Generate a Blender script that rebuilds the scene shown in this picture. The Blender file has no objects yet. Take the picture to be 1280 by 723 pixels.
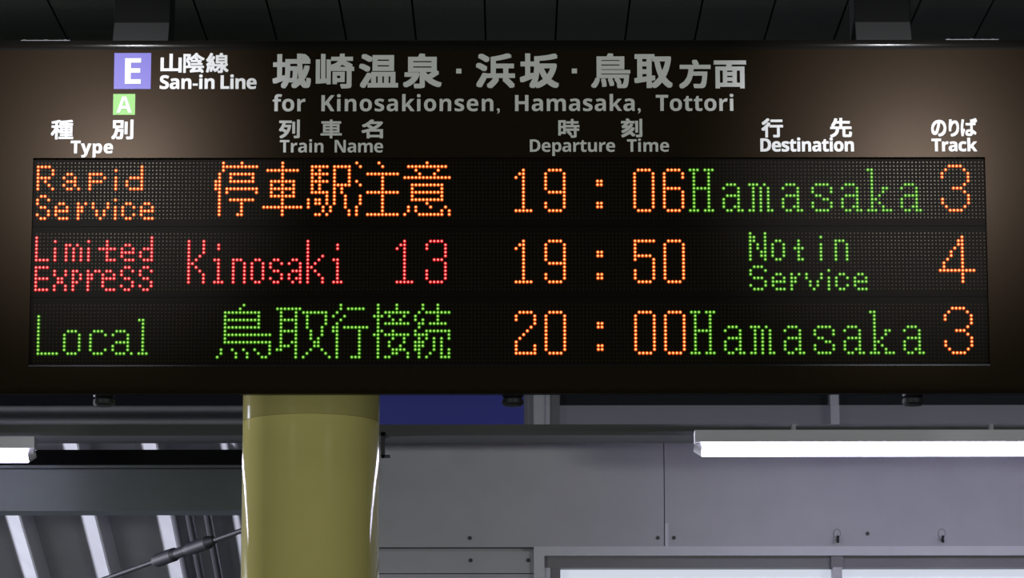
import bpy, bmesh, math, random
import numpy as np
from mathutils import Vector, Matrix, Euler

SC = bpy.context.scene
COL = SC.collection
random.seed(7)

# ------------------------------------------------------------------ camera
F = 4500.0                       # focal length in pixels of the 1280 x 723 frame
EYE = 1.6
PITCH = math.atan((1150.0 - 361.5) / F)
cam_d = bpy.data.cameras.new('camera')
cam_d.sensor_width = 36.0
cam_d.lens = F / 1280.0 * 36.0
cam_d.clip_end = 200
cam = bpy.data.objects.new('camera', cam_d)
COL.objects.link(cam)
cam.matrix_world = (Matrix.Translation((0, 0, EYE)) @ Matrix.Rotation(math.pi / 2 + PITCH, 4, 'X')
                    @ Matrix.Rotation(math.radians(-0.055), 4, 'Z'))
SC.camera = cam

def at(px, py, Y):
    """world point at depth Y seen at a photograph pixel"""
    v = (361.5 - py) / F
    z = Y * math.tan(PITCH + math.atan(v))
    fwd = Y * math.cos(PITCH) + z * math.sin(PITCH)
    return Vector(((px - 640.0) / F * fwd, Y, EYE + z))

def zat(py, Y): return at(640, py, Y).z
def xat(px, py, Y): return at(px, py, Y).x

# ------------------------------------------------------------------ world, unseen lights, exposure
SC.view_settings.view_transform = 'Standard'
SC.view_settings.look = 'None'
SC.view_settings.exposure = 0.0
SC.view_settings.gamma = 1.0
SC.view_settings.use_curve_mapping = False
SC.cycles.use_denoising = True
SC.cycles.max_bounces = 8
SC.cycles.sample_clamp_indirect = 3.0

world = bpy.data.worlds.new('night'); SC.world = world
world.use_nodes = True
bg = world.node_tree.nodes['Background']
bg.inputs[0].default_value = (0.55, 0.62, 0.8, 1); bg.inputs[1].default_value = 0.010

def area(name, loc, target, sx, sy, power, col):
    d = bpy.data.lights.new(name, 'AREA'); d.shape = 'RECTANGLE'; d.size = sx; d.size_y = sy
    d.energy = power; d.color = col
    o = bpy.data.objects.new(name, d); COL.objects.link(o); o.location = loc
    o.rotation_euler = (Vector(target) - Vector(loc)).to_track_quat('-Z', 'Y').to_euler()
    return o

def spot(name, loc, target, power, size_deg, blend, radius, col):
    d = bpy.data.lights.new(name, 'SPOT'); d.energy = power; d.spot_size = math.radians(size_deg)
    d.spot_blend = blend; d.shadow_soft_size = radius; d.color = col
    o = bpy.data.objects.new(name, d); COL.objects.link(o); o.location = loc
    o.rotation_euler = (Vector(target) - Vector(loc)).to_track_quat('-Z', 'Y').to_euler()
    return o

area('front_fill', (-7.5, -4.5, 1.75), (0, 8, 2.9), 3.0, 0.9, 420.0, (0.95, 1.0, 0.92))  # added fill pair at eye height, reaches everything seen below the board
area('front_fill', (7.5, -4.5, 1.75), (0, 8, 2.9), 3.0, 0.9, 420.0, (0.95, 1.0, 0.92))
spot('sign_spotlight', (-1.12, 5.3, 3.70), at(112, 195, 7.7), 290.0, 23.0, 1.0, 0.05, (0.90, 0.90, 1.0))
spot('sign_spotlight', (1.15, 5.3, 3.70), at(1145, 205, 7.7), 270.0, 23.5, 1.0, 0.05, (0.90, 0.90, 1.0))
for _px in (97, 1178):
    _p = at(_px, 55, 7.3); spot('ceiling_downlight', (_p.x, 7.25, 4.12), (_p.x * 0.93, 7.80, 3.50), 12.0, 50.0, 1.0, 0.03, (0.95, 0.96, 1.0))
area('roof_fill', (-6.3, 12.5, 1.9), (-1.4, 12.9, 3.0), 1.0, 0.15, 700.0, (0.86, 0.88, 1.0))  # added unseen light grazing the roof folds to brighten their webs

# ------------------------------------------------------------------ materials
def mat(name, col, rough=0.5, metal=0.0, spec=0.5, noise=0.0, nscale=30.0, tint=None, emit=None, estr=0.0, bump=0.0, stretch=None):
    m = bpy.data.materials.new(name); m.use_nodes = True
    nt = m.node_tree; b = nt.nodes['Principled BSDF']
    b.inputs['Base Color'].default_value = (*col, 1)
    b.inputs['Roughness'].default_value = rough
    b.inputs['Metallic'].default_value = metal
    b.inputs['Specular IOR Level'].default_value = spec
    if tint: b.inputs['Specular Tint'].default_value = (*tint, 1)
    if emit:
        b.inputs['Emission Color'].default_value = (*emit, 1)
        b.inputs['Emission Strength'].default_value = estr
    if noise or bump:
        tc = nt.nodes.new('ShaderNodeTexCoord'); nz = nt.nodes.new('ShaderNodeTexNoise')
        nz.inputs['Scale'].default_value = nscale; nz.inputs['Detail'].default_value = 4
        src = tc.outputs['Object']
        if stretch:
            mp = nt.nodes.new('ShaderNodeMapping'); mp.inputs['Scale'].default_value = stretch
            nt.links.new(src, mp.inputs['Vector']); src = mp.outputs['Vector']
        nt.links.new(src, nz.inputs['Vector'])
        if noise:
            r = nt.nodes.new('ShaderNodeValToRGB')
            r.color_ramp.elements[0].position = 0.3; r.color_ramp.elements[1].position = 0.7
            r.color_ramp.elements[0].color = (*[c * (1 - noise) for c in col], 1)
            r.color_ramp.elements[1].color = (*[min(1, c * (1 + noise)) for c in col], 1)
            nt.links.new(nz.outputs['Fac'], r.inputs['Fac'])
            nt.links.new(r.outputs['Color'], b.inputs['Base Color'])
        if bump:
            bp = nt.nodes.new('ShaderNodeBump'); bp.inputs['Strength'].default_value = bump
            bp.inputs['Distance'].default_value = 0.002
            nt.links.new(nz.outputs['Fac'], bp.inputs['Height']); nt.links.new(bp.outputs['Normal'], b.inputs['Normal'])
    return m

def glow(name, col, strength, base=(0.02, 0.02, 0.02)):
    return mat(name, base, 0.4, emit=col, estr=strength)

M = {}
M['face'] = mat('bronze_acrylic', (0.0130, 0.0088, 0.0052), 0.24, spec=0.028, noise=0.06, nscale=60, tint=(1.0, 0.74, 0.52))
M['body'] = mat('dark_steel', (0.012, 0.013, 0.016), 0.35)
M['under'] = mat('polished_dark_steel', (0.36, 0.37, 0.42), 0.03, metal=1.0)
M['trim'] = mat('dark_polished_trim', (0.10, 0.10, 0.105), 0.22, metal=1.0)
M['bed'] = mat('led_bed', (0.0055, 0.0043, 0.0027), 0.5, spec=0.03)
M['edge'] = mat('black_gloss_edge', (0.008, 0.007, 0.006), 0.13, spec=0.9)
M['lit_foot'] = mat('lit_hanger_end', (0.028, 0.028, 0.028), 0.45, spec=0.10)
M['off'] = mat('unlit_led', (0.022, 0.0182, 0.0098), 0.21, spec=0.028, tint=(1.0, 0.92, 0.66))
M['letter'] = mat('white_vinyl', (0.66, 0.66, 0.65), 0.5)
M['purple'] = mat('violet_vinyl', (0.068, 0.046, 0.36), 0.45)
M['green'] = mat('green_vinyl', (0.14, 0.41, 0.03), 0.45)
M['core_o'] = glow('orange_led_core', (1.0, 0.70, 0.22), 1.4)
M['rim_o'] = glow('orange_led_lens', (1.0, 0.10, 0.003), 0.76)
M['core_r'] = glow('red_led_core', (1.0, 0.36, 0.32), 1.25)
M['rim_r'] = glow('red_led_lens', (1.0, 0.003, 0.014), 0.62)
M['core_g'] = glow('green_led_core', (0.46, 0.92, 0.16), 1.1)
M['rim_g'] = glow('green_led_lens', (0.15, 1.0, 0.003), 0.18)
M['pillar'] = mat('glossy_yellow_paint', (0.47, 0.415, 0.15), 0.06, noise=0.05, nscale=5)
M['wall'] = mat('grey_painted_panel', (0.325, 0.318, 0.358), 0.55, noise=0.04, nscale=8)
M['gap'] = mat('panel_seam', (0.30, 0.30, 0.33), 0.7)
M['frame'] = mat('pale_aluminium', (0.46, 0.46, 0.52), 0.38, noise=0.04, nscale=12)
M['rail'] = mat('window_channel', (0.14, 0.135, 0.15), 0.5)
M['band_glow'] = glow('mirror_band_glow', (0.80, 0.80, 1.0), 0.075, base=(0.05, 0.05, 0.055))
M['blind'] = glow('lit_window_blind', (0.78, 0.84, 1.0), 0.62, base=(0.5, 0.5, 0.5))
M['glass'] = mat('dark_glass', (0.02, 0.022, 0.028), 0.08)
M['ceil_shade'] = mat('shaded_ceiling_plank', (0.006, 0.0085, 0.0045), 0.6, spec=0.2)
M['hang'] = mat('matt_black_hanger', (0.006, 0.006, 0.006), 0.7, spec=0.04)
M['ceil'] = mat('dark_ceiling_plank', (0.0105, 0.0150, 0.0078), 0.6, spec=0.2, noise=0.15, nscale=4, stretch=(6, 0.4, 1))
M['beam'] = mat('grey_green_steel', (0.055, 0.068, 0.072), 0.5, noise=0.1, nscale=6)
M['black'] = mat('black_steel', (0.010, 0.010, 0.013), 0.5)
M['roof'] = mat('galvanised_sheet', (0.33, 0.33, 0.355), 0.45, noise=0.06, nscale=9)
M['pipe'] = mat('dull_conduit', (0.38, 0.38, 0.42), 0.28, metal=0.9)
M['rod'] = mat('dark_rod', (0.03, 0.031, 0.042), 0.6, spec=0.12)
M['zinc'] = mat('zinc_bolt', (0.10, 0.10, 0.105), 0.45)
M['housing'] = mat('white_enamel', (0.80, 0.78, 0.86), 0.4)
M['tube'] = glow('fluorescent_tube', (0.79, 0.76, 1.0), 15.5, base=(0.8, 0.8, 0.8))
M['cap'] = mat('tube_end', (0.5, 0.5, 0.52), 0.35)
M['blue'] = mat('blue_sign_paint', (0.035, 0.045, 0.38), 0.4)
M['floor'] = mat('asphalt', (0.10, 0.10, 0.10), 0.8, noise=0.3, nscale=40)
M['grey'] = mat('grey_bracket', (0.045, 0.047, 0.05), 0.5)

# ------------------------------------------------------------------ mesh helpers
class MB:
    def __init__(self): self.v = []; self.f = []; self.mi = []; self.sm = []
    def add(self, verts, faces, mi=0, smooth=False):
        k = len(self.v); self.v += [tuple(p) for p in verts]
        for f in faces:
            self.f.append(tuple(i + k for i in f)); self.mi.append(mi); self.sm.append(smooth)
    def box(self, x0, x1, y0, y1, z0, z1, mi=0):
        v = [(x, y, z) for x in (x0, x1) for y in (y0, y1) for z in (z0, z1)]
        self.add(v, [(0, 1, 3, 2), (4, 6, 7, 5), (0, 4, 5, 1), (2, 3, 7, 6), (0, 2, 6, 4), (1, 5, 7, 3)], mi)
    def prism_x(self, prof, x0, x1, mi=0, smooth=False):
        """profile of (y, z) points, swept along x"""
        n = len(prof)
        v = [(x0, y, z) for y, z in prof] + [(x1, y, z) for y, z in prof]
        self.add(v, [(i, (i + 1) % n, n + (i + 1) % n, n + i) for i in range(n)], mi, smooth)
        self.add(v, [tuple(range(n - 1, -1, -1)), tuple(range(n, 2 * n))], mi)
    def tube(self, a, b, r, n=16, mi=0, r2=None, caps=True):
        a, b = Vector(a), Vector(b); d = (b - a).normalized()
        u = d.orthogonal().normalized(); w = d.cross(u); r2 = r if r2 is None else r2
        ring = [u * math.cos(t) + w * math.sin(t) for t in [2 * math.pi * i / n for i in range(n)]]
        v = [a + q * r for q in ring] + [b + q * r2 for q in ring]
        self.add(v, [(i, (i + 1) % n, n + (i + 1) % n, n + i) for i in range(n)], mi, True)
        if caps: self.add(v, [tuple(range(n - 1, -1, -1)), tuple(range(n, 2 * n))], mi)
    def lathe(self, c, prof, n=48, mi=0):
        """profile of (radius, z) turned about a vertical axis through c"""
        v = []
        for r, z in prof:
            v += [(c[0] + r * math.cos(2 * math.pi * i / n), c[1] + r * math.sin(2 * math.pi * i / n), z) for i in range(n)]
        f = []
        for k in range(len(prof) - 1):
            f += [(k * n + i, k * n + (i + 1) % n, (k + 1) * n + (i + 1) % n, (k + 1) * n + i) for i in range(n)]
        self.add(v, f, mi, True)
        self.add(v[:n], [tuple(range(n - 1, -1, -1))], mi); self.add(v[-n:], [tuple(range(n))], mi)
    def build(self, name, mats, parent=None, origin=None, bevel=0.0):
        me = bpy.data.meshes.new(name)
        o0 = Vector(origin) if origin is not None else Vector((0, 0, 0))
        me.from_pydata([tuple(Vector(p) - o0) for p in self.v], [], self.f)
        for m in (mats if isinstance(mats, (list, tuple)) else [mats]): me.materials.append(m)
        me.polygons.foreach_set('material_index', self.mi); me.polygons.foreach_set('use_smooth', self.sm)
        me.update()
        bm = bmesh.new(); bm.from_mesh(me)
        bmesh.ops.remove_doubles(bm, verts=bm.verts, dist=1e-6)
        bmesh.ops.recalc_face_normals(bm, faces=bm.faces)
        for e in bm.edges:
            if len(e.link_faces) == 2 and e.calc_face_angle(0.0) > 0.6: e.smooth = False
        bm.to_mesh(me); bm.free()
        o = bpy.data.objects.new(name, me); COL.objects.link(o)
        if parent is not None:
            o.parent = parent
            o.location = o0 - parent_world(parent)
        else:
            o.location = o0
        if bevel:
            b = o.modifiers.new('edge', 'BEVEL'); b.width = bevel; b.segments = 2; b.limit_method = 'ANGLE'
        return o

def parent_world(p):
    w = Vector((0, 0, 0))
    while p is not None:
        w = w + p.location; p = p.parent
    return w

def tag(o, label, cat, group=None, kind=None):
    o['label'] = label; o['category'] = cat
    if group: o['group'] = group
    if kind: o['kind'] = kind
    return o

def thing(name, loc, label, cat, group=None):
    o = bpy.data.objects.new(name, None); COL.objects.link(o); o.location = loc
    o.empty_display_size = 0.1
    return tag(o, label, cat, group)

def struct(name, mb, mats, label=None, cat=None, origin=None):
    o = mb.build(name, mats, origin=origin); o['kind'] = 'structure'
    if label: o['label'] = label
    if cat: o['category'] = cat
    return o

def copy_tree(o, parent=None):
    c = o.copy(); COL.objects.link(c)
    if parent is not None: c.parent = parent
    for ch in list(o.children): copy_tree(ch, c)
    return c

# ------------------------------------------------------------------ the setting
YB = 7.70                                    # front face of the board
ZC = zat(0, 10.2)                            # plank ceiling
YW = 12.0                                    # grey wall behind

m = MB(); m.box(-8, 8, -8, 18, -0.1, 0.0)
struct('floor', m, M['floor'], 'dark asphalt platform floor under the sign', 'floor')

# plank ceiling: planks run away from the camera, with dark grooves and a cross band coloured darker as shade
m = MB()
pitch = 91.0 / F * (10.2 * math.cos(PITCH) + (ZC - EYE) * math.sin(PITCH))
x_seam = xat(697, 0, 10.2)
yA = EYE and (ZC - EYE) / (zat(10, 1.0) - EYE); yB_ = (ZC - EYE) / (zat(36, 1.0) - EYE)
k0 = int(-7.5 / pitch)
for k in range(k0, -k0):
    xa = x_seam + k * pitch + 0.003; xb = x_seam + (k + 1) * pitch - 0.003
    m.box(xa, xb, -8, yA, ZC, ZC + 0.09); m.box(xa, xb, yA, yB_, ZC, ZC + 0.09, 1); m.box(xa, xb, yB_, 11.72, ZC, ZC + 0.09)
m.box(-8, 8, -8, 11.72, ZC + 0.091, ZC + 0.12)
ceil = struct('ceiling', m, [M['ceil'], M['ceil_shade']], 'dark plank ceiling above the departure board', 'ceiling')

# grey panelled wall on the right, with a window opening below
wx0, wx1 = xat(395, 600, YW), 7.0
ztop = ZC
seam = xat(830, 610, YW); zseam = zat(689, YW)
fx0 = xat(667, 690, YW); ftop = zat(685, YW); fbot = 1.05
g = 0.0015
m = MB()
m.box(wx0, seam - g, YW, YW + 0.05, max(ftop, zseam) + g, ztop)
m.box(seam + g, wx1, YW, YW + 0.05, ftop, ztop)
m.box(fx0, seam - g, YW, YW + 0.05, ftop, max(ftop, zseam) + g)
m.box(wx0, fx0, YW, YW + 0.05, zat(717, YW), zseam - g)
m.box(wx0, fx0, YW, YW + 0.05, 0, zat(717, YW) - 2 * g)
m.box(fx0, wx1, YW, YW + 0.05, 0, fbot)
m.box(wx0, wx1, YW + 0.05, YW + 0.07, 0.0, fbot, 1)
m.box(wx0, fx0 + 0.02, YW + 0.05, YW + 0.07, fbot, ztop, 1)
m.box(fx0 + 0.02, wx1, YW + 0.05, YW + 0.07, ftop - 0.02, ztop, 1)
wall = struct('wall_back', m, [M['wall'], M['gap']], 'grey panelled wall behind the pillar, above the window', 'wall', origin=((wx0 + wx1) / 2, YW, 0))
def on_wall(px, py): return at(px, py, YW)
for px, py in ((587, 673), (588, 701), (822, 673), (842, 673), (660, 701), (1084, 668)):
    p = on_wall(px, py); s = MB()
    s.tube(p + Vector((0, 0.004, 0)), p + Vector((0, -0.006, 0)), 0.0065, 12)
    s.build('screw', M['black'], wall, origin=p)
for px in (1046, 1177):
    p = on_wall(px, 676); s = MB()
    s.tube(p + Vector((0, 0.004, 0.0)), p + Vector((0, -0.03, 0.0)), 0.004, 10)
    s.tube(p + Vector((0, -0.03, -0.012)), p + Vector((0, -0.03, 0.012)), 0.0045, 10)
    hk = s.build('hook', M['black'], wall, origin=p)
    s = MB(); q = p + Vector((0, 0.002, 0.022))
    n = 24; R, r = 0.012, 0.0010
    v = []
    for i in range(n):
        a = 2 * math.pi * i / n; c = q + Vector((math.cos(a) * R, -0.004, math.sin(a) * R * 1.25)); d = Vector((math.cos(a), 0, math.sin(a)))
        for j in range(6):
            b = 2 * math.pi * j / 6; v.append(c + d * r * math.cos(b) + Vector((0, r * math.sin(b), 0)))
    s.add(v, [(i * 6 + j, i * 6 + (j + 1) % 6, ((i + 1) % n) * 6 + (j + 1) % 6, ((i + 1) % n) * 6 + j) for i in range(n) for j in range(6)], 0, True)
    s.build('ring', M['rail'], hk, origin=q)
# narrow white edge strip at the foot of the seam
s = MB(); a = on_wall(831, 655); b = on_wall(834, 684)
s.box(a.x, b.x + 0.003, YW - 0.006, YW + 0.01, b.z, a.z); s.build('edge_strip', M['frame'], wall, origin=a)

# window: outer frame, dark channel, mullion, lit blinds behind
wf = MB()
jw = xat(680, 690, YW) - fx0
rail_top = zat(696.5, YW)
wf.box(fx0, wx1, YW - 0.035, YW + 0.06, rail_top, ftop)
wf.box(fx0, fx0 + jw, YW - 0.035, YW + 0.06, fbot, rail_top)
wf.box(fx0, wx1, YW - 0.035, YW + 0.06, fbot, fbot + 0.05)
win = struct('window_1', wf, M['frame'], 'pale aluminium window at the bottom edge, lit from inside', 'window', origin=(fx0, YW, fbot))
ch = MB(); cb = zat(711, YW)
ch.box(fx0 + jw, wx1, YW - 0.012, YW + 0.05, cb, rail_top); ch.build('top_channel', M['rail'], win)
mx0, mx1 = xat(1040, 705, YW), xat(1051, 705, YW)
mu = MB(); mu.box(mx0, mx1, YW - 0.030, YW + 0.05, fbot + 0.05, cb); mu.build('mullion', M['frame'], win)
mu = MB(); mu.box(mx0 - 0.006, mx1 + 0.004, YW - 0.030, YW + 0.05, cb, rail_top - 0.001); mu.build('mullion_cap', M['rail'], win)
mu = MB(); j2 = xat(700, 705, YW); mu.box(fx0 + jw, fx0 + jw + 0.02, YW - 0.02, YW + 0.05, fbot + 0.05, cb); mu.build('sash_stile', M['frame'], win)
mu = MB(); mu.box(fx0 + jw + 0.02, j2, YW - 0.01, YW + 0.05, fbot + 0.05, cb); mu.build('sash_stile', M['rail'], win)
for xa, xb in ((j2, mx0), (mx1, wx1)):
    bl = MB(); bl.box(xa, xb, YW + 0.052, YW + 0.058, 2.45, cb + 0.02); bl.build('lit_blind', M['blind'], win)
    gl = MB(); gl.box(xa, xb, YW + 0.040, YW + 0.046, fbot + 0.05, 2.135); gl.build('lower_pane', M['glass'], win)
    gl = MB(); gl.box(xa, xb, YW + 0.040, YW + 0.046, 2.135, 2.45); gl.build('glow_strip', M['band_glow'], win)  # added unseen glow, mirrored as the lighter band under the board

# blue wall panel lower down on the wall, mirrored in the board's underside
bz = MB(); bz.box(xat(470, 690, YW), xat(655, 690, YW), YW - 0.03, YW, 1.75, 2.35)
tag(bz.build('wall_sign', M['blue'], origin=(xat(560, 690, YW), YW, 1.75)), 'plain blue panel on the wall, mirrored under the board', 'sign')

# unseen pale rails added at left to put light bands in the board's underside
m = MB()
for zc in (2.090, 2.137): m.box(-6, -0.75, 12.5, 12.508, zc - 0.0055, zc + 0.0055)
struct('trim_4', m, M['roof'], 'pair of unseen pale rails added for the bands mirrored under the board', 'rail')

# steel beam running across above lamp and wall
m = MB(); yb = 11.45
m.box(-6, 7.0, yb, yb + 0.10, zat(545.5, yb), zat(515, yb))
m.box(-6, 7.0, yb - 0.05, yb + 0.14, zat(545.5, yb) - 0.004, zat(545.5, yb) + 0.008)
bm1 = struct('trim_1', m, M['grey'], 'long dark steel beam just under the board', 'beam')
m = MB(); a0, a1 = at(476, 548, yb - 0.06), at(487, 571, yb - 0.06)
m.box(a0.x, a0.x + 0.012, yb - 0.06, yb - 0.02, a1.z, a0.z + 0.02); m.box(a0.x, a1.x, yb - 0.06, yb - 0.02, a1.z, a1.z + 0.006)
m.box(a0.x, a0.x + 0.012, yb - 0.06, yb + 0.02, a0.z + 0.008, a0.z + 0.02); m.build('bracket', M['black'], bm1, origin=a0)

# left: fascia beam, black beam above it, folded roof sheet behind
yf = 11.75; xe = xat(420, 600, yf)
m = MB()
m.box(-6, xe, yf, yf + 0.012, zat(638, yf), zat(585, yf))
m.box(-6, xe, yf - 0.035, yf + 0.10, zat(586.5, yf), zat(583, yf))
m.box(-6, xe, yf - 0.035, yf + 0.10, zat(640, yf), zat(636.5, yf))
struct('trim_2', m, M['beam'], 'broad grey green steel beam left of the pillar', 'beam')
m = MB(); yk = 11.95
m.box(-6, xe, yk, yk + 0.08, zat(588, yk), zat(562, yk))
struct('trim_3', m, M['hang'], 'black beam above the grey green one', 'beam')

YR, ZR = 12.6, zat(640, 12.6)
SL = -0.325
def roof_z(y): return ZR + SL * (y - YR)
m = MB()
per = 95.0 / F * (12.6 * math.cos(PITCH) + (ZR - EYE) * math.sin(PITCH))
xr = xat(22, 640, YR)                        # right-hand edge of a bright web
h = 0.075
pts = []
for k in range(-16, 9):
    b = xr + k * per
    pts += [(b - 0.38 * per, h), (b - 0.33 * per, h * 0.98), (b - 0.30 * per, h * 0.92), (b - 0.25 * per, h * 0.78), (b, 0.0), (b + 0.02 * per, 0.0), (b + 0.10 * per, h)]
xlim = xat(430, 640, YR)
pts = [p for p in pts if p[0] < xlim]
ya, yz = 12.05, 13.7
v = [(x, ya, roof_z(ya) + z) for x, z in pts] + [(x, yz, roof_z(yz) + z) for x, z in pts]
n = len(pts)
m.add(v, [(i, i + 1, n + i + 1, n + i) for i in range(n - 1)])
roof = struct('roof', m, M['roof'], 'folded metal roof sheet seen under the beam at left', 'roof')
sol = roof.modifiers.new('thickness', 'SOLIDIFY'); sol.thickness = 0.002

# conduits along the roof slope
def conduit(px, r):
    y0, y1 = 12.1, 13.65
    p = at(px, 640, YR - 0.05); x = p.x
    mb = MB()
    mb.tube((x, y0, roof_z(y0) - 0.03), (x, y1, roof_z(y1) - 0.03), r, 14)
    return mb.build('conduit', M['pipe'], origin=(x, y0, roof_z(y0) - 0.03))
for i, (px, r) in enumerate(((219, 0.010), (236, 0.014), (259, 0.014))):
    o = conduit(px, r)
    tag(o, ('thin conduit under the roof sheet, farthest from the pillar', 'conduit between two others under the roof sheet', 'conduit under the roof sheet, nearest the pillar')[i], 'pipe', 'conduits under the roof sheet')

# ------------------------------------------------------------------ round yellow pillar
ZU = zat(493, YB + 0.02)                     # underside of the board
PY = 8.17
px0 = xat(388.5, 560, PY); PR = 85.5 / F * (PY * math.cos(PITCH) + (ZU - EYE) * math.sin(PITCH))
m = MB()
m.lathe((px0, PY), [(PR, 0.0), (PR, ZU - 0.001)], 256)
struct('pillar', m, M['pillar'], 'round glossy yellow pillar under the departure board', 'pillar', origin=(px0, PY, 0))

# ------------------------------------------------------------------ brace rod with turnbuckle
pa = at(300, 664, 8.22); pb = at(130, 724, 8.9)
d = (pb - pa).normalized()
t = thing('brace_rod', pa, 'thin dark brace rod with turnbuckle left of the pillar', 'rod')
ta = pa + (at(268, 677, 8.34) - pa).length * d; tb = pa + (at(193, 705, 8.64) - pa).length * d
m = MB(); m.tube(pa - d * 0.08, ta, 0.0062, 12); m.build('rod', M['rod'], t, origin=pa)
m = MB(); m.tube(tb, pa + d * 4.2, 0.0062, 12); m.build('rod', M['rod'], t, origin=tb)
m = MB(); L = (tb - ta)
m.tube(ta, ta + L * 0.10, 0.008, 14, r2=0.0155); m.tube(ta + L * 0.10, ta + L * 0.36, 0.0155, 14); m.tube(ta + L * 0.36, ta + L * 0.45, 0.0155, 14, r2=0.0125)
m.tube(ta + L * 0.45, ta + L * 0.60, 0.0125, 14)
m.tube(ta + L * 0.60, ta + L * 0.66, 0.0125, 14, r2=0.0165); m.tube(ta + L * 0.66, ta + L * 0.93, 0.0165, 14); m.tube(ta + L * 0.93, tb, 0.0165, 14, r2=0.009)
tbk = m.build('turnbuckle', M['rod'], t, origin=ta)
for kk in (0.46, 0.56, 0.74):
    q = ta + L * kk + Vector((0.0, -0.0145, 0.003)); m = MB(); m.tube(q, q + L * 0.035, 0.004, 8); m.build('lug', M['zinc'], tbk, origin=q)

# ------------------------------------------------------------------ fluorescent lamps
def lamp(p_end, direction, length, label):
    """batten lamp; p_end is the visible end of the tube"""
    x0 = p_end.x; x1 = x0 + direction * length; y = p_end.y; z = p_end.z
    xa, xb = min(x0, x1), max(x0, x1)
    r = 0.0205
    o = thing('fluorescent_lamp', ((xa + xb) / 2, y, z), label, 'lamp', 'fluorescent lamps under the roof')
    m = MB(); m.tube((xa + 0.022, y, z), (xb - 0.022, y, z), r, 20); m.build('tube', M['tube'], o, origin=((xa + xb) / 2, y, z))
    for xs, sg in ((xa, 1), (xb, -1)):
        m = MB(); m.tube((xs - sg * 0.002, y, z + 0.004), (xs + sg * 0.022, y, z), r * 0.45, 16, r2=r); m.build('end_cap', M['cap'], o, origin=(xs, y, z))
    m = MB(); m.prism_x([(y - 0.032, z + 0.0215), (y + 0.032, z + 0.0215), (y + 0.038, z + 0.058), (y - 0.038, z + 0.058)], xa, xb)
    m.build('housing', M['housing'], o, origin=((xa + xb) / 2, y, z + 0.022))
    for xs in (xa + 0.012, xb - 0.012):
        m = MB(); m.box(xs - 0.008, xs + 0.008, y - 0.012, y + 0.012, z + 0.004, z + 0.024); m.build('socket', M['cap'], o, origin=(xs, y, z))
    for k in (0.25, 0.75):
        xs = xa + (xb - xa) * k; m = MB(); m.tube((xs, y, z + 0.058), (xs, y, ZC + 0.01), 0.009, 10); m.build('stem', M['housing'], o, origin=(xs, y, z + 0.058))
    return o
for i, (dx, lab) in enumerate(((1.30, 'second lamp of the row running on beyond the right edge'), (2.60, 'third lamp of the row running on beyond the right edge'))):
    lamp(at(868, 563, 11.2) + Vector((dx, 0, 0)), 1, 1.24, lab)
for i, (dx, lab) in enumerate(((1.30, 'second lamp of the row running on beyond the left edge'), (2.60, 'third lamp of the row running on beyond the left edge'))):
    lamp(at(44, 570, 11.33) - Vector((dx, 0, 0)), -1, 1.24, lab)
lamp(at(868, 563, 11.2), 1, 1.24, 'long lit fluorescent lamp in front of the grey wall')
lamp(at(44, 570, 11.33), -1, 1.24, 'lit fluorescent lamp end at the left edge, above the beam')

# ------------------------------------------------------------------ departure board
X0, X1 = xat(-70, 330, YB), xat(1350, 330, YB)
ZT = zat(50, YB + 0.02)
Y2 = 8.20                                    # back of the board
board = thing('departure_board', (0, (YB + Y2) / 2, ZU), 'wide dark train departure board with three rows of LED text', 'departure board')

hx0, hx1 = xat(38.5, 330, YB), xat(1234.5, 330, YB)
hz0, hz1 = zat(456.5, YB), zat(197.0, YB)
m = MB()
def arc(cy, cz, r, a0, a1, n=8):
    return [(cy + r * math.cos(a0 + (a1 - a0) * i / n), cz + r * math.sin(a0 + (a1 - a0) * i / n)) for i in range(n + 1)]
zt1 = zat(62, YB); rt = ZT - zt1; zb1 = zat(480, YB); rb = zb1 - ZU
m.box(X0, X1, YB, YB + 0.06, hz1, zt1)
te = MB(); te.prism_x([(YB, zt1 + 0.0003)] + arc(YB + rt, zt1 + 0.0003, rt, math.pi, math.pi / 2, 14) + [(YB + 0.06, ZT), (YB + 0.06, zt1 + 0.0003)], X0, X1, smooth=False)
te = te.build('rounded_edge', M['edge'], board, origin=(0, YB, ZT)); te['label'] = 'rounded glossy black top edge'
m.prism_x([(YB + 0.06, ZU), ] + arc(YB + rb, zb1, rb, -math.pi / 2, -math.pi) + [(YB, hz0), (YB + 0.06, hz0)], X0, X1)
m.box(X0, hx0, YB, YB + 0.06, hz0, hz1); m.box(hx1, X1, YB, YB + 0.06, hz0, hz1)
face = m.build('front_panel', M['face'], board, origin=(0, YB, ZU))
face['label'] = 'glossy dark brown front panel'
m = MB(); m.box(X0 + 0.003, X1 - 0.003, YB + 0.0605, Y2, ZU + 0.006, ZT - 0.003)
m.build('housing', M['body'], board, origin=(0, YB, ZU))
# underside plates
yu0, yu1 = YB + 0.0605, YB + 0.18
m = MB(); m.prism_x([(YB + 0.03, ZU + 0.004), (YB + 0.03, ZU - 0.0005), (yu1, ZU - 0.002), (yu1, ZU + 0.004)], X0 + 0.003, X1 - 0.003)
m.build('underside_plate', M['under'], board, origin=(0, yu0, ZU))
m = MB(); m.prism_x([(yu1 + 0.002, ZU + 0.005), (yu1 + 0.002, ZU - 0.001), (Y2, ZU - 0.0005), (Y2, ZU + 0.005)], X0 + 0.003, X1 - 0.003)
m.build('underside_plate', M['under'], board, origin=(0, yu1, ZU))
# round knobs in the underside
for px in (130, 641, 1141):
    c = at(px, 497, YB + 0.075); m = MB()
    m.lathe((c.x, YB + 0.075), [(0.012, ZU + 0.002), (0.023, ZU - 0.004), (0.024, ZU - 0.013), (0.019, ZU - 0.018), (0.002, ZU - 0.019)], 20)
    m.build('knob', M['black'], board, origin=(c.x, YB + 0.075, ZU))
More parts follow.
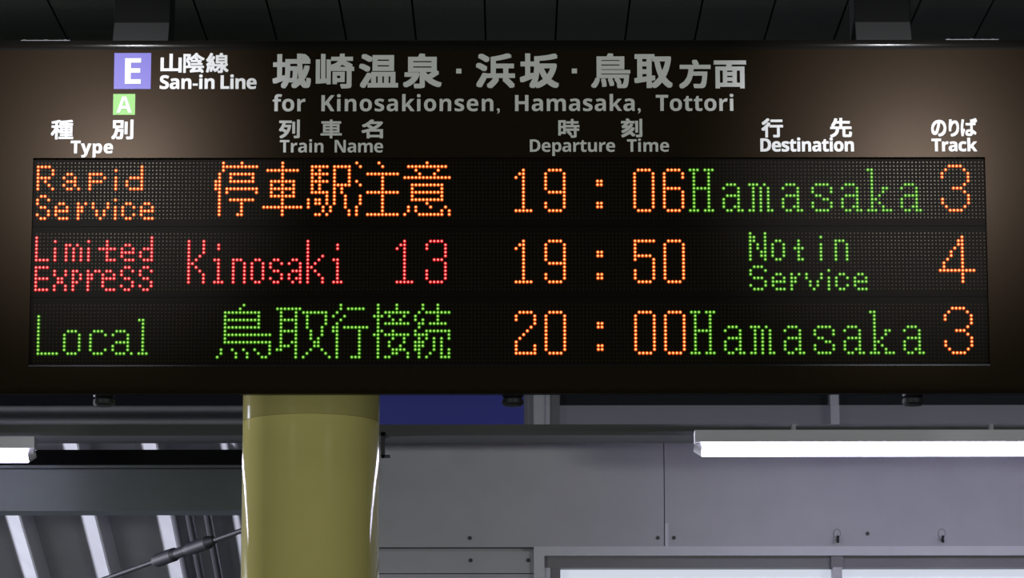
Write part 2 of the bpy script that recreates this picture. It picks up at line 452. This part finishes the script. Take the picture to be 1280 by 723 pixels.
# thin metal lip along the lower edge of the display window
m = MB(); m.box(hx0, hx1, YB - 0.003, YB + 0.004, zat(458.2, YB), zat(456.4, YB)); lip = m.build('window_lip', M['trim'], board, origin=(hx0, YB, hz0))
lip['label'] = 'thin bright metal lip'
# hangers to the ceiling
for px in (181, 1100):
    hy = 7.98; c = at(px, 30, hy); w = 36.0 / F * 8.0
    m = MB(); m.box(c.x - w, c.x + w, hy - 0.055, hy + 0.055, ZT - 0.003, ZC + 0.01)
    hg = m.build('hanger', M['hang'], board, origin=(c.x, hy, ZT), bevel=0.004)
    fz = zat(28, hy - 0.06); m = MB()
    m.prism_x([(hy - 0.10, ZT - 0.003), (hy - 0.098, ZT + 0.02), (hy - 0.085, ZT + 0.5 * (fz - ZT)), (hy - 0.060, fz), (hy + 0.060, fz), (hy + 0.10, ZT - 0.003)], c.x - w + 0.002, c.x + w - 0.002)
    m.build('lit_foot', M['lit_foot'], hg, origin=(c.x, hy, ZT))  # lighter colour stands in for light on the hanger's lower end
# slim mounting strips on top
for a, b in ((27, 88), (1182, 1248)):
    c0, c1 = at(a, 48.5, YB + 0.03), at(b, 48.5, YB + 0.03)
    m = MB(); m.box(c0.x, c1.x, YB + 0.022, YB + 0.05, ZT - 0.002, ZT + 0.0015); st = m.build('mounting_strip', M['zinc'], board, origin=(c0.x, YB + 0.03, ZT))
    for kk in (0.06, 0.5, 0.9):
        x = c0.x + (c1.x - c0.x) * kk; m = MB(); m.tube((x, YB + 0.034, ZT), (x, YB + 0.034, ZT + 0.005), 0.004, 8); m.build('bolt', M['zinc'], st, origin=(x, YB + 0.034, ZT))

# ---------------- lettering
def sans_bold(t):
    r = ''
    for c in t:
        if 'A' <= c <= 'Z': r += chr(0x1D5D4 + ord(c) - 65)
        elif 'a' <= c <= 'z': r += chr(0x1D5EE + ord(c) - 97)
        else: r += c
    return r
def raw_text(t, space=1.0):
    c = bpy.data.curves.new('lettering', 'FONT'); c.body = t; c.space_character = space; c.resolution_u = 4
    o = bpy.data.objects.new('lettering', c); COL.objects.link(o)
    dg = bpy.context.evaluated_depsgraph_get(); dg.update()
    me = bpy.data.meshes.new_from_object(o.evaluated_get(dg))
    v = np.array([tuple(p.co)[:2] for p in me.vertices]); f = [tuple(p.vertices) for p in me.polygons]
    bpy.data.objects.remove(o); bpy.data.curves.remove(c); bpy.data.meshes.remove(me)
    return v, f
CAP = raw_text(sans_bold('E'))[0]; CAPH = CAP[:, 1].max() - CAP[:, 1].min()
def text_part(name, words, parent, material=None, y=None, th=0.0012):
    """words: (text, px0, px1, py_top, py_base, bold in px). Kanji fit their own box; Latin fits the cap height."""
    y = YB if y is None else y
    V, Fc, k = [], [], 0
    for t, a, b, top, base, bold in words:
        latin = ord(t[0]) < 0x250
        zb_, zt_ = zat(base, y), zat(top, y)
        xa, xb = xat(a, (top + base) / 2, y), xat(b, (top + base) / 2, y)
        bw = bold * 7.8 / F
        if latin:
            s = (zt_ - zb_ - 2 * bw) / CAPH
            tt = sans_bold(t)
            w1 = np.ptp(raw_text(tt)[0][:, 0]); sp = 1.0
            if len(t) > 1:
                w2 = np.ptp(raw_text(tt, 1.3)[0][:, 0])
                sp = 1.0 + 0.3 * ((xb - xa - 2 * bw) / s - w1) / (w2 - w1); sp = min(1.5, max(0.93, sp))
            v, f = raw_text(tt, sp)
            sx = (xb - xa - 2 * bw) / np.ptp(v[:, 0]); x = xa + bw + (v[:, 0] - v[:, 0].min()) * sx
            z = zb_ + bw + v[:, 1] * s
        else:
            v, f = raw_text(t)
            x = xa + bw + (v[:, 0] - v[:, 0].min()) * (xb - xa - 2 * bw) / np.ptp(v[:, 0])
            z = zb_ + bw + (v[:, 1] - v[:, 1].min()) * (zt_ - zb_ - 2 * bw) / np.ptp(v[:, 1])
        offs = [(0, 0)] + ([(i * bw, j * bw) for i in (-1, 0, 1) for j in (-1, 0, 1) if i or j] if bold else [])
        for n_, (dx, dz) in enumerate(offs):
            lift = th + n_ * 0.00002
            V += [(p + dx, y - lift, q + dz) for p, q in zip(x, z)]
            Fc += [tuple(i + k for i in ff) for ff in f]; k += len(x)
            V += [(p + dx, y - 0.0001, q + dz) for p, q in zip(x, z)]
            # side walls along the outline
            cnt = {}
            for ff in f:
                for i in range(len(ff)):
                    e = (ff[i], ff[(i + 1) % len(ff)]); cnt[tuple(sorted(e))] = cnt.get(tuple(sorted(e)), []) + [e]
            base_k = k - len(x)
            for es in cnt.values():
                if len(es) == 1:
                    i, j = es[0]; Fc.append((base_k + i, k + i, k + j, base_k + j))
            k += len(x)
    o0 = Vector(V[0])
    me = bpy.data.meshes.new(name); me.from_pydata([tuple(Vector(p) - o0) for p in V], [], Fc)
    me.materials.append(material or M['letter'])
    o = bpy.data.objects.new(name, me); COL.objects.link(o); o.parent = parent; o.location = o0 - parent_world(parent)
    return o

head = {}
B = 0.9
lines = [
    ('line_name_lettering', 'white lettering naming the San-in Line', [
        ('山', 201, 227.5, 67, 90.5, 0.85), ('陰', 229.5, 256, 66, 91, 0.65), ('線', 258, 286, 66, 91, 0.65),
        ('San-in', 200, 268.5, 94, 111, 0.25), ('Line', 276, 321, 94, 111, 0.25)]),
    ('place_name', 'first place name, four large characters', [
        ('城', 341, 389, 67, 110.5, 1.42), ('崎', 395, 443, 67, 110.5, 1.25), ('温', 449, 498, 67.5, 110, 1.42), ('泉', 504, 552.5, 67, 110.5, 1.42),
        ]),
    ('dot', None, [('■', 570.5, 577, 86, 92, 0)]), ('place_name', 'second place name, two large characters', [('浜', 595, 644, 67, 110.5, 1.42), ('坂', 650, 699, 67, 110.5, 1.50), ]),
    ('dot', None, [('■', 715, 721.5, 86, 92, 0)]), ('place_name', 'third place name, two large characters', [('鳥', 739, 788, 67, 110.5, 1.1), ('取', 793, 841, 68, 110.5, 1.50)]),
    ('direction_word', 'two smaller characters ending the line', [('方', 849, 888.5, 75, 111, 1.35), ('面', 892.5, 933, 76, 111, 1.25)]),
    ('word', 'white word for', [('for', 341, 382, 119, 139, 0)]), ('place_name', 'white lettering Kinosakionsen', [('Kinosakionsen,', 402, 625, 119, 139, 0)]),
    ('place_name', 'white lettering Hamasaka', [('Hamasaka,', 644, 801, 119, 139, 0)]), ('place_name', 'white lettering Tottori', [('Tottori', 820, 917, 119, 139, 0)]),
    ('type_heading', 'white heading Type', [('種', 64, 92, 149.5, 174, 0.65), ('別', 139.5, 167, 149.3, 174, 0.85), ('Type', 88.5, 141.5, 175.5, 191.5, 0.3)]),
    ('train_name_heading', 'white heading Train Name', [('列', 349, 375, 149.5, 173, 0.75), ('車', 401, 427.5, 149.5, 173, 0.6), ('名', 452, 479, 149.5, 173, 0.75),
        ('Train', 350, 404.5, 175, 190.5, 0.0), ('Name', 418.5, 479, 175, 190.5, 0.0)]),
    ('departure_time_heading', 'grey white heading Departure Time', [('時', 698, 724.5, 149, 172.5, 0.65), ('刻', 776.5, 803, 148.5, 172, 0.75),
        ('Departure', 662.5, 769, 174.5, 190, 0.0), ('Time', 784, 836.5, 174.5, 190, 0.0)]),
    ('destination_heading', 'white heading Destination', [('行', 952, 979, 148.5, 172.5, 0.75), ('先', 1037.5, 1065, 148, 172.5, 0.75), ('Destination', 950.5, 1067.5, 173.5, 190, 0.25)]),
    ('track_heading', 'white heading Track', [('の', 1164, 1183, 150.5, 171.5, 0.75), ('り', 1186, 1199, 150, 171.5, 0.75), ('ば', 1201, 1221.5, 148.5, 171, 0.65), ('Track', 1164.5, 1221.5, 174, 190, 0.25)]),
]
for name, lab, words in lines:
    o = text_part(name, words, board)
    if lab: o['label'] = lab
for name, lab, (a, b, t_, b_), mt, let in (
        ('line_badge', 'violet square badge with white letter E', (143, 189, 66, 111), 'purple', ('E', 156.5, 176.5, 72.5, 104.5, 0.0)),
        ('line_badge', 'small green square badge with white letter A', (141.7, 169.2, 117.2, 143.3), 'green', ('A', 146, 165, 120.5, 140.5, 0.0))):
    m = MB(); ym = (t_ + b_) / 2
    m.box(xat(a, ym, YB), xat(b, ym, YB), YB - 0.0012, YB - 0.0001, zat(b_, YB), zat(t_, YB))
    bd = m.build(name, M[mt], board, origin=at(a, b_, YB)); bd['label'] = lab
    lt = text_part('letter', [let], bd, y=YB - 0.0012); lt['label'] = 'white letter ' + let[0]

# ---------------- LED rows
XL0, XL1 = xat(44.4, 330, YB), xat(1231.9, 330, YB)
PX = (XL1 - XL0) / 255.0
ROWS = ((202.4, 271.6), (291.2, 360.9), (380.4, 450.2))
G = {
 'R': "####. #...# #...# ####. #.#.. #..#. #...#", 'a5': ".##.. #..#. .###. #..#. .##.#", 'p5': "####. #...# ####. #.... #....",
 'i6': "# . # # # #", 'd7': "....# ....# ....# .#### #...# #...# .####", 'S4': ".##. #..# #... .##. ...# #..# .##.",
 'e4': ".##. #..# #### #... .###", 'r3': "#.# ##. ##. #.. #..", 'v5': "#...# #...# .#.#. .#.#. ..#..", 'c4': ".##. #..# #... #..# .##.",
 'L7': "#... #... #... #... #... #... ####", 'm5': "##.#. #.#.# #.#.# #.#.# #.#.#", 't5': "..#.. ..#.. ##### ..#.. ..#.. ..###",
 'd4': "...# ...# ...# .### #..# #..# .###", 'E4': "#### #... #... #### #... #... ####", 'x4': "#..# #..# .##. .##. #..# #..#",
 'p3': "##. #.# #.# ##. #.. #..", 'r4': "#.## ##.. ##.. #... #... #...", 'e6': ".##. #..# #### #... #... .###",
 'K': "#...# #...# #...# #...# #..#. #.#.. ##... #.#.. #..#. #...# #...# #...#",
 'iB': ".#. .#. ... ... ##. .#. .#. .#. .#. .#. ###", 'nB': "###. #..# #..# #..# #..# #..# #..#", 'oB': ".##. #..# #..# #..# #..# #..# .##.",
 'sB': ".##. #..# #... .##. ...# #..# .##.", 'aB': ".##. #..# ...# .### #..# #.## .#.#",
 'kB': "#.... #.... #.... #.... #...# #..#. #.#.. ##... #.#.. #..#. #...# #...#",
 'N1': "..#.. .##.. #.#.. ..#.. ..#.. ..#.. ..#.. ..#.. ..#.. ..#.. ..#.. #####",
 'N3': ".####. #....# #....# .....# .....# ..###. .....# .....# #....# #....# #....# .####.",
 'N9': ".####. #....# #....# #....# #....# #....# .##### .....# .....# #....# #....# .####.",
 'N0': ".####. #....# #....# #....# #....# #....# #....# #....# #....# #....# #....# .####.",
 'N6': ".####. #....# #....# #..... #..... #####. #....# #....# #....# #....# #....# .####.",
 'N5': "###### #..... #..... #..... #####. #....# .....# .....# #....# #....# #....# .####.",
 'N2': ".####. #....# #....# .....# ....#. ...#.. ..#... .#.... #..... #....# #....# ######",
 ':': "## ## .. .. .. .. ## ##",
 'H': "###.### .#...#. .#...#. .#...#. .#...#. .#####. .#...#. .#...#. .#...#. .#...#. .#...#. ###.###",
 'aH': ".###.. #...#. ....#. .####. #...#. #...#. #..##. .##.##", 'mH': "###.#.. .#.#.#. .#.#.#. .#.#.#. .#.#.#. .#.#.#. .#.#.#. ##.#.##",
 'sH': ".####. #....# #....# .##... ...##. #....# #....# .####.",
 'kH': "##..... .#..... .#..... .#..... .#..... .#..##. .#..#.. .#.#... .##.... .#.#... .#..#.. ###.###",
 'T3': "..####.. .#....#. #......# #......# .......# ......#. ...###.. ......#. .......# #......# #......# .#....#. ..####..",
 'T4': "......#... .....##... .....##... ....#.#... ...#..#... ...#..#... ..#...#... .#....#... .#....#... ########## ......#... ......#... ......#...",
 'NN': "#...# ##..# ##..# #.#.# #.#.# #..## #..## #...#", 'o6': ".##. #..# #..# #..# #..# .##.", 't3': ".#. .#. ### .#. .#. .##",
 'i7': "# . # # # # #", 'n4': "###. #..# #..# #..# #..# #..#", 'S5': ".###. #...# #.... .###. ....# #...# .###.",
 'LL': "#..... #..... #..... #..... #..... #..... #..... #..... #..... #..... ######",
 'oL': ".###. #...# #...# #...# #...# #...# .###.", 'cL': ".###. #...# #.... #.... #.... #...# .###.",
 'aL': ".###.. #...#. ....#. .####. #...#. #...#. .###.#", 'lL': "##. .#. .#. .#. .#. .#. .#. .#. .#. ###",
 'tei': "..#....#.... ..########## ..#......... .#..#######. .#..#.....#. ##..#######. ##.......... ##.######### .#.#.......# .#.......... .#..#######. .#.....#.... .#.....#.... .#.....#.... .#....##....",
 'sha': ".....#..... .....#..... .#########. .....#..... .....#..... ..#######.. ..#..#..#.. ..#######.. ..#..#..#.. ..#######.. .....#..... .....#..... ########### .....#..... .....#.....",
 'eki': "............ .#####.##### .#.#...#...# .#####.#...# .#.#...#...# .#####.#...# .#.#...##### .#.#...#.#.. .#####.#.#.. .....#.#..#. #.##.#.#..#. #.##.#.#..#. #...#.#...#. ....#.#....# ..##.#.....#",
 'chuu': "#.....#..... .#.....#.... ............ ...######### .......#.... #......#.... .#.....#.... .......#.... ...######### .#.....#.... .#.....#.... .#.....#.... #......#.... #......#.... #..#########",
 'i_': "......#...... .###########. ...#.....#... ....#...#.... ############# ............. ..#########.. ..#.......#.. ..#########.. ..#.......#.. ..#########.. ......#...... .#.#...#...#. .#.#......#.# #...#######.#",
 'tori': ".......#....... ......#........ ..##########... ..#........#... ..##########... ..#........#... ..##########... ..#............ ..############# ..#............ ..############# ..............# .#..#..#..#...# .#...#..#..#..# #....#..#...##.",
 'to': "............... #######........ .#...#.#######. .#...#..#....#. .#####..#....#. .#...#..#....#. .#...#..#...#.. .#####...#..#.. .#...#...#..#.. .#...#...#.#... .#..##....##... .###.#....##... ##...#...#..#.. .....#..#....#. .....#.#......#",
 'iki': "..#....... ..#.#####. .#........ #..#...... ..#....... .#........ ##.####### ##.....#.. .#.....#.. .#.....#.. .#.....#.. .#.....#.. .#.....#.. .#.....#.. .#...###..",
 'setsu': ".#....#... .#....#... .#.####### ###.#...#. .#...#.#.. .#.####### .#........ .##..#.... ##.####### .#...#..#. .#..#...#. .#..#..#.. .#...####. .#...##..# .#.##....#",
 'zoku': "..#...#... ..#...#... .#.####### #.....#... #.#...#... .##.#####. .#........ #..####### ####.....# .#.#.#.#.# ###..#.#.. ###..#.#.. ##...#.#.# .#..#..#.# .#.#...###",
}
def service(row): return [('S4', 0, 9)]
HAMA = [('H', 176, 2), ('aH', 185, 6), ('mH', 192, 6), ('aH', 201, 6), ('sH', 209, 6), ('aH', 217, 6), ('kH', 224, 2), ('aH', 233, 6)]
READ = [
 [('type_readout', 'o', 'orange LED text Rapid Service', [('R', 0, 1), ('a5', 7, 3), ('p5', 14, 3), ('i6', 21, 2), ('d7', 24, 1), ('S4', 0, 9), ('e4', 5, 11), ('r3', 11, 11), ('v5', 15, 11), ('i6', 21, 10), ('c4', 23, 11), ('e4', 28, 11)]),
  ('train_name_readout', 'o', 'orange LED Japanese text of five characters', [('tei', 48, 0), ('sha', 61, 0), ('eki', 73, 0), ('chuu', 86, 0), ('i_', 99, 0)]),
  ('digit', 'o', 'orange LED digit 1, first of the hour', [('N1', 129, 2)]), ('digit', 'o', 'orange LED digit 9, second of the hour', [('N9', 137, 2)]), ('colon', 'o', 'orange LED colon', [(':', 151, 5)]), ('digit', 'o', 'orange LED digit 0, first of the minutes', [('N0', 161, 2)]), ('digit', 'o', 'orange LED digit 6, second of the minutes', [('N6', 169, 2)]),
  ('destination_readout', 'g', 'green LED text Hamasaka', HAMA),
  ('track_readout', 'o', 'orange LED digit 3', [('T3', 244, 1)])],
 [('type_readout', 'r', 'red LED text Limited Express', [('L7', 0, 1), ('i6', 5, 2), ('m5', 8, 3), ('i6', 14, 2), ('t5', 17, 2), ('e4', 23, 3), ('d4', 28, 1), ('E4', 0, 9), ('x4', 5, 10), ('p3', 10, 10), ('r4', 14, 10), ('e6', 18, 10), ('S4', 23, 9), ('S4', 28, 9)]),
  ('train_name_readout', 'r', 'red LED text Kinosaki', [('K', 41, 2), ('iB', 48, 3), ('nB', 53, 7), ('oB', 58, 7), ('sB', 63, 7), ('aB', 68, 7), ('kB', 73, 2), ('iB', 80, 3)]),
  ('digit', 'r', 'red LED digit 1, first of the train number', [('N1', 97, 2)]), ('digit', 'r', 'red LED digit 3, second of the train number', [('N3', 105, 2)]),
  ('digit', 'o', 'orange LED digit 1, first of the hour', [('N1', 129, 2)]), ('digit', 'o', 'orange LED digit 9, second of the hour', [('N9', 137, 2)]), ('colon', 'o', 'orange LED colon', [(':', 151, 5)]), ('digit', 'o', 'orange LED digit 5, first of the minutes', [('N5', 161, 2)]), ('digit', 'o', 'orange LED digit 0, second of the minutes', [('N0', 169, 2)]),
  ('destination_readout', 'g', 'green LED text Not in Service', [('NN', 192, 0), ('o6', 198, 2), ('t3', 204, 2), ('i7', 211, 1), ('n4', 215, 2), ('S5', 192, 9), ('e4', 198, 11), ('r3', 203, 11), ('v5', 207, 11), ('i6', 213, 10), ('c4', 215, 11), ('e4', 220, 11)]),
  ('track_readout', 'o', 'orange LED digit 4', [('T4', 243, 1)])],
 [('type_readout', 'g', 'green LED text Local', [('LL', 1, 3), ('oL', 8, 7), ('cL', 15, 7), ('aL', 21, 7), ('lL', 28, 4)]),
  ('train_name_readout', 'g', 'green LED Japanese text of five characters', [('tori', 49, 0), ('to', 65, 0), ('iki', 80, 0), ('setsu', 91, 0), ('zoku', 102, 0)]),
  ('digit', 'o', 'orange LED digit 2, first of the hour', [('N2', 129, 2)]), ('digit', 'o', 'orange LED digit 0, second of the hour', [('N0', 137, 2)]), ('colon', 'o', 'orange LED colon', [(':', 151, 5)]), ('digit', 'o', 'orange LED digit 0, first of the minutes', [('N0', 161, 2)]), ('digit', 'o', 'orange LED digit 0, second of the minutes', [('N0', 169, 2)]),
  ('destination_readout', 'g', 'green LED text Hamasaka on the lowest row', HAMA),
  ('track_readout', 'o', 'orange LED digit 3 on the lowest row', [('T3', 244, 1)])],
]
YD = YB + 0.010                               # the LED bed lies a little behind the front panel
def cells(items):
    s = set()
    for gname, c, r in items:
        for dr, line in enumerate(G[gname].split()):
            for dc, ch_ in enumerate(line):
                if ch_ == '#': s.add((c + dc, r + dr))
    return s
def dome(prof, n, rise=0.0002):
    """little lens turned about -Y: profile of (radius, height); returns verts and faces with a slot per band"""
    v, f, mi = [], [], []
    for r, hh, _ in prof:
        v += [(r * math.cos(2 * math.pi * i / n), -hh, r * math.sin(2 * math.pi * i / n)) for i in range(n)]
    for k in range(len(prof) - 1):
        for i in range(n):
            f.append((k * n + i, k * n + (i + 1) % n, (k + 1) * n + (i + 1) % n, (k + 1) * n + i)); mi.append(prof[k][2])
    v.append((0, -prof[-1][1] - rise, 0)); c = len(v) - 1; k = len(prof) - 1
    for i in range(n): f.append((k * n + i, k * n + (i + 1) % n, c)); mi.append(prof[-1][2])
    return v, f, mi
def led_mesh(name, spots, prof, n, mats, parent, y, smooth=True, rise=0.0002):
    v0, f0, m0 = dome(prof, n, rise); v0 = np.array(v0); nv = len(v0)
    o0 = np.array((spots[0][0], y, spots[0][1]))
    P = np.array([(x, y, z) for x, z in spots]) - o0
    V = (P[:, None, :] + v0[None]).reshape(-1, 3)
    Fs = [tuple(i + k * nv for i in ff) for k in range(len(spots)) for ff in f0]
    me = bpy.data.meshes.new(name); me.from_pydata(V.tolist(), [], Fs)
    for mm in mats: me.materials.append(mm)
    me.polygons.foreach_set('material_index', m0 * len(spots)); me.polygons.foreach_set('use_smooth', [smooth] * len(Fs)); me.update()
    o = bpy.data.objects.new(name, me); COL.objects.link(o); o.parent = parent
    o.location = Vector(o0) - parent_world(parent)
    return o
pxm = PX / 4.657                              # one photograph pixel on the board
ROWLAB = ('top', 'middle', 'lowest')
YR_ = YB + 0.011
zb_edges = [zat(282.0, YB), zat(370.5, YB)]
tops = [hz1 + 0.004] + zb_edges
bots = zb_edges + [hz0 - 0.004]
for ri in range(3):
    za, zz = zat(ROWS[ri][0], YB), zat(ROWS[ri][1], YB); pz = (za - zz) / 15.0
    m = MB()
    m.box(hx0 - 0.01, hx1 + 0.01, YR_, YB + 0.058, bots[ri] + 0.0004, tops[ri] - 0.0004)
    row = m.build('display_row', M['bed'], board, origin=(hx0, YR_, bots[ri]))
    row['label'] = ROWLAB[ri] + ' LED row of the display'
    lit = set()
    for name, colr, lab, items in READ[ri]:
        cs = sorted(cells(items)); lit |= set(cs)
        sp = [(XL0 + c * PX, za - r * pz) for c, r in cs]
        o = led_mesh(name, sp, [(2.3 * pxm, 0.0, 1), (1.9 * pxm, 0.0012, 1), (1.15 * pxm, 0.0020, 0), (0.6 * pxm, 0.0032, 0)], 12, [M['core_' + colr], M['rim_' + colr]], row, YR_)
        o['label'] = lab
    sp = [(XL0 + c * PX, za - r * pz) for r in range(16) for c in range(256) if (c, r) not in lit]
    o = led_mesh('unlit_leds', sp, [(1.10 * pxm, 0.0, 0), (0.98 * pxm, 0.0012, 0)], 8, [M['off']], row, YR_, False, 0.00002)
    o['kind'] = 'stuff'; o['label'] = 'grid of small unlit dots'
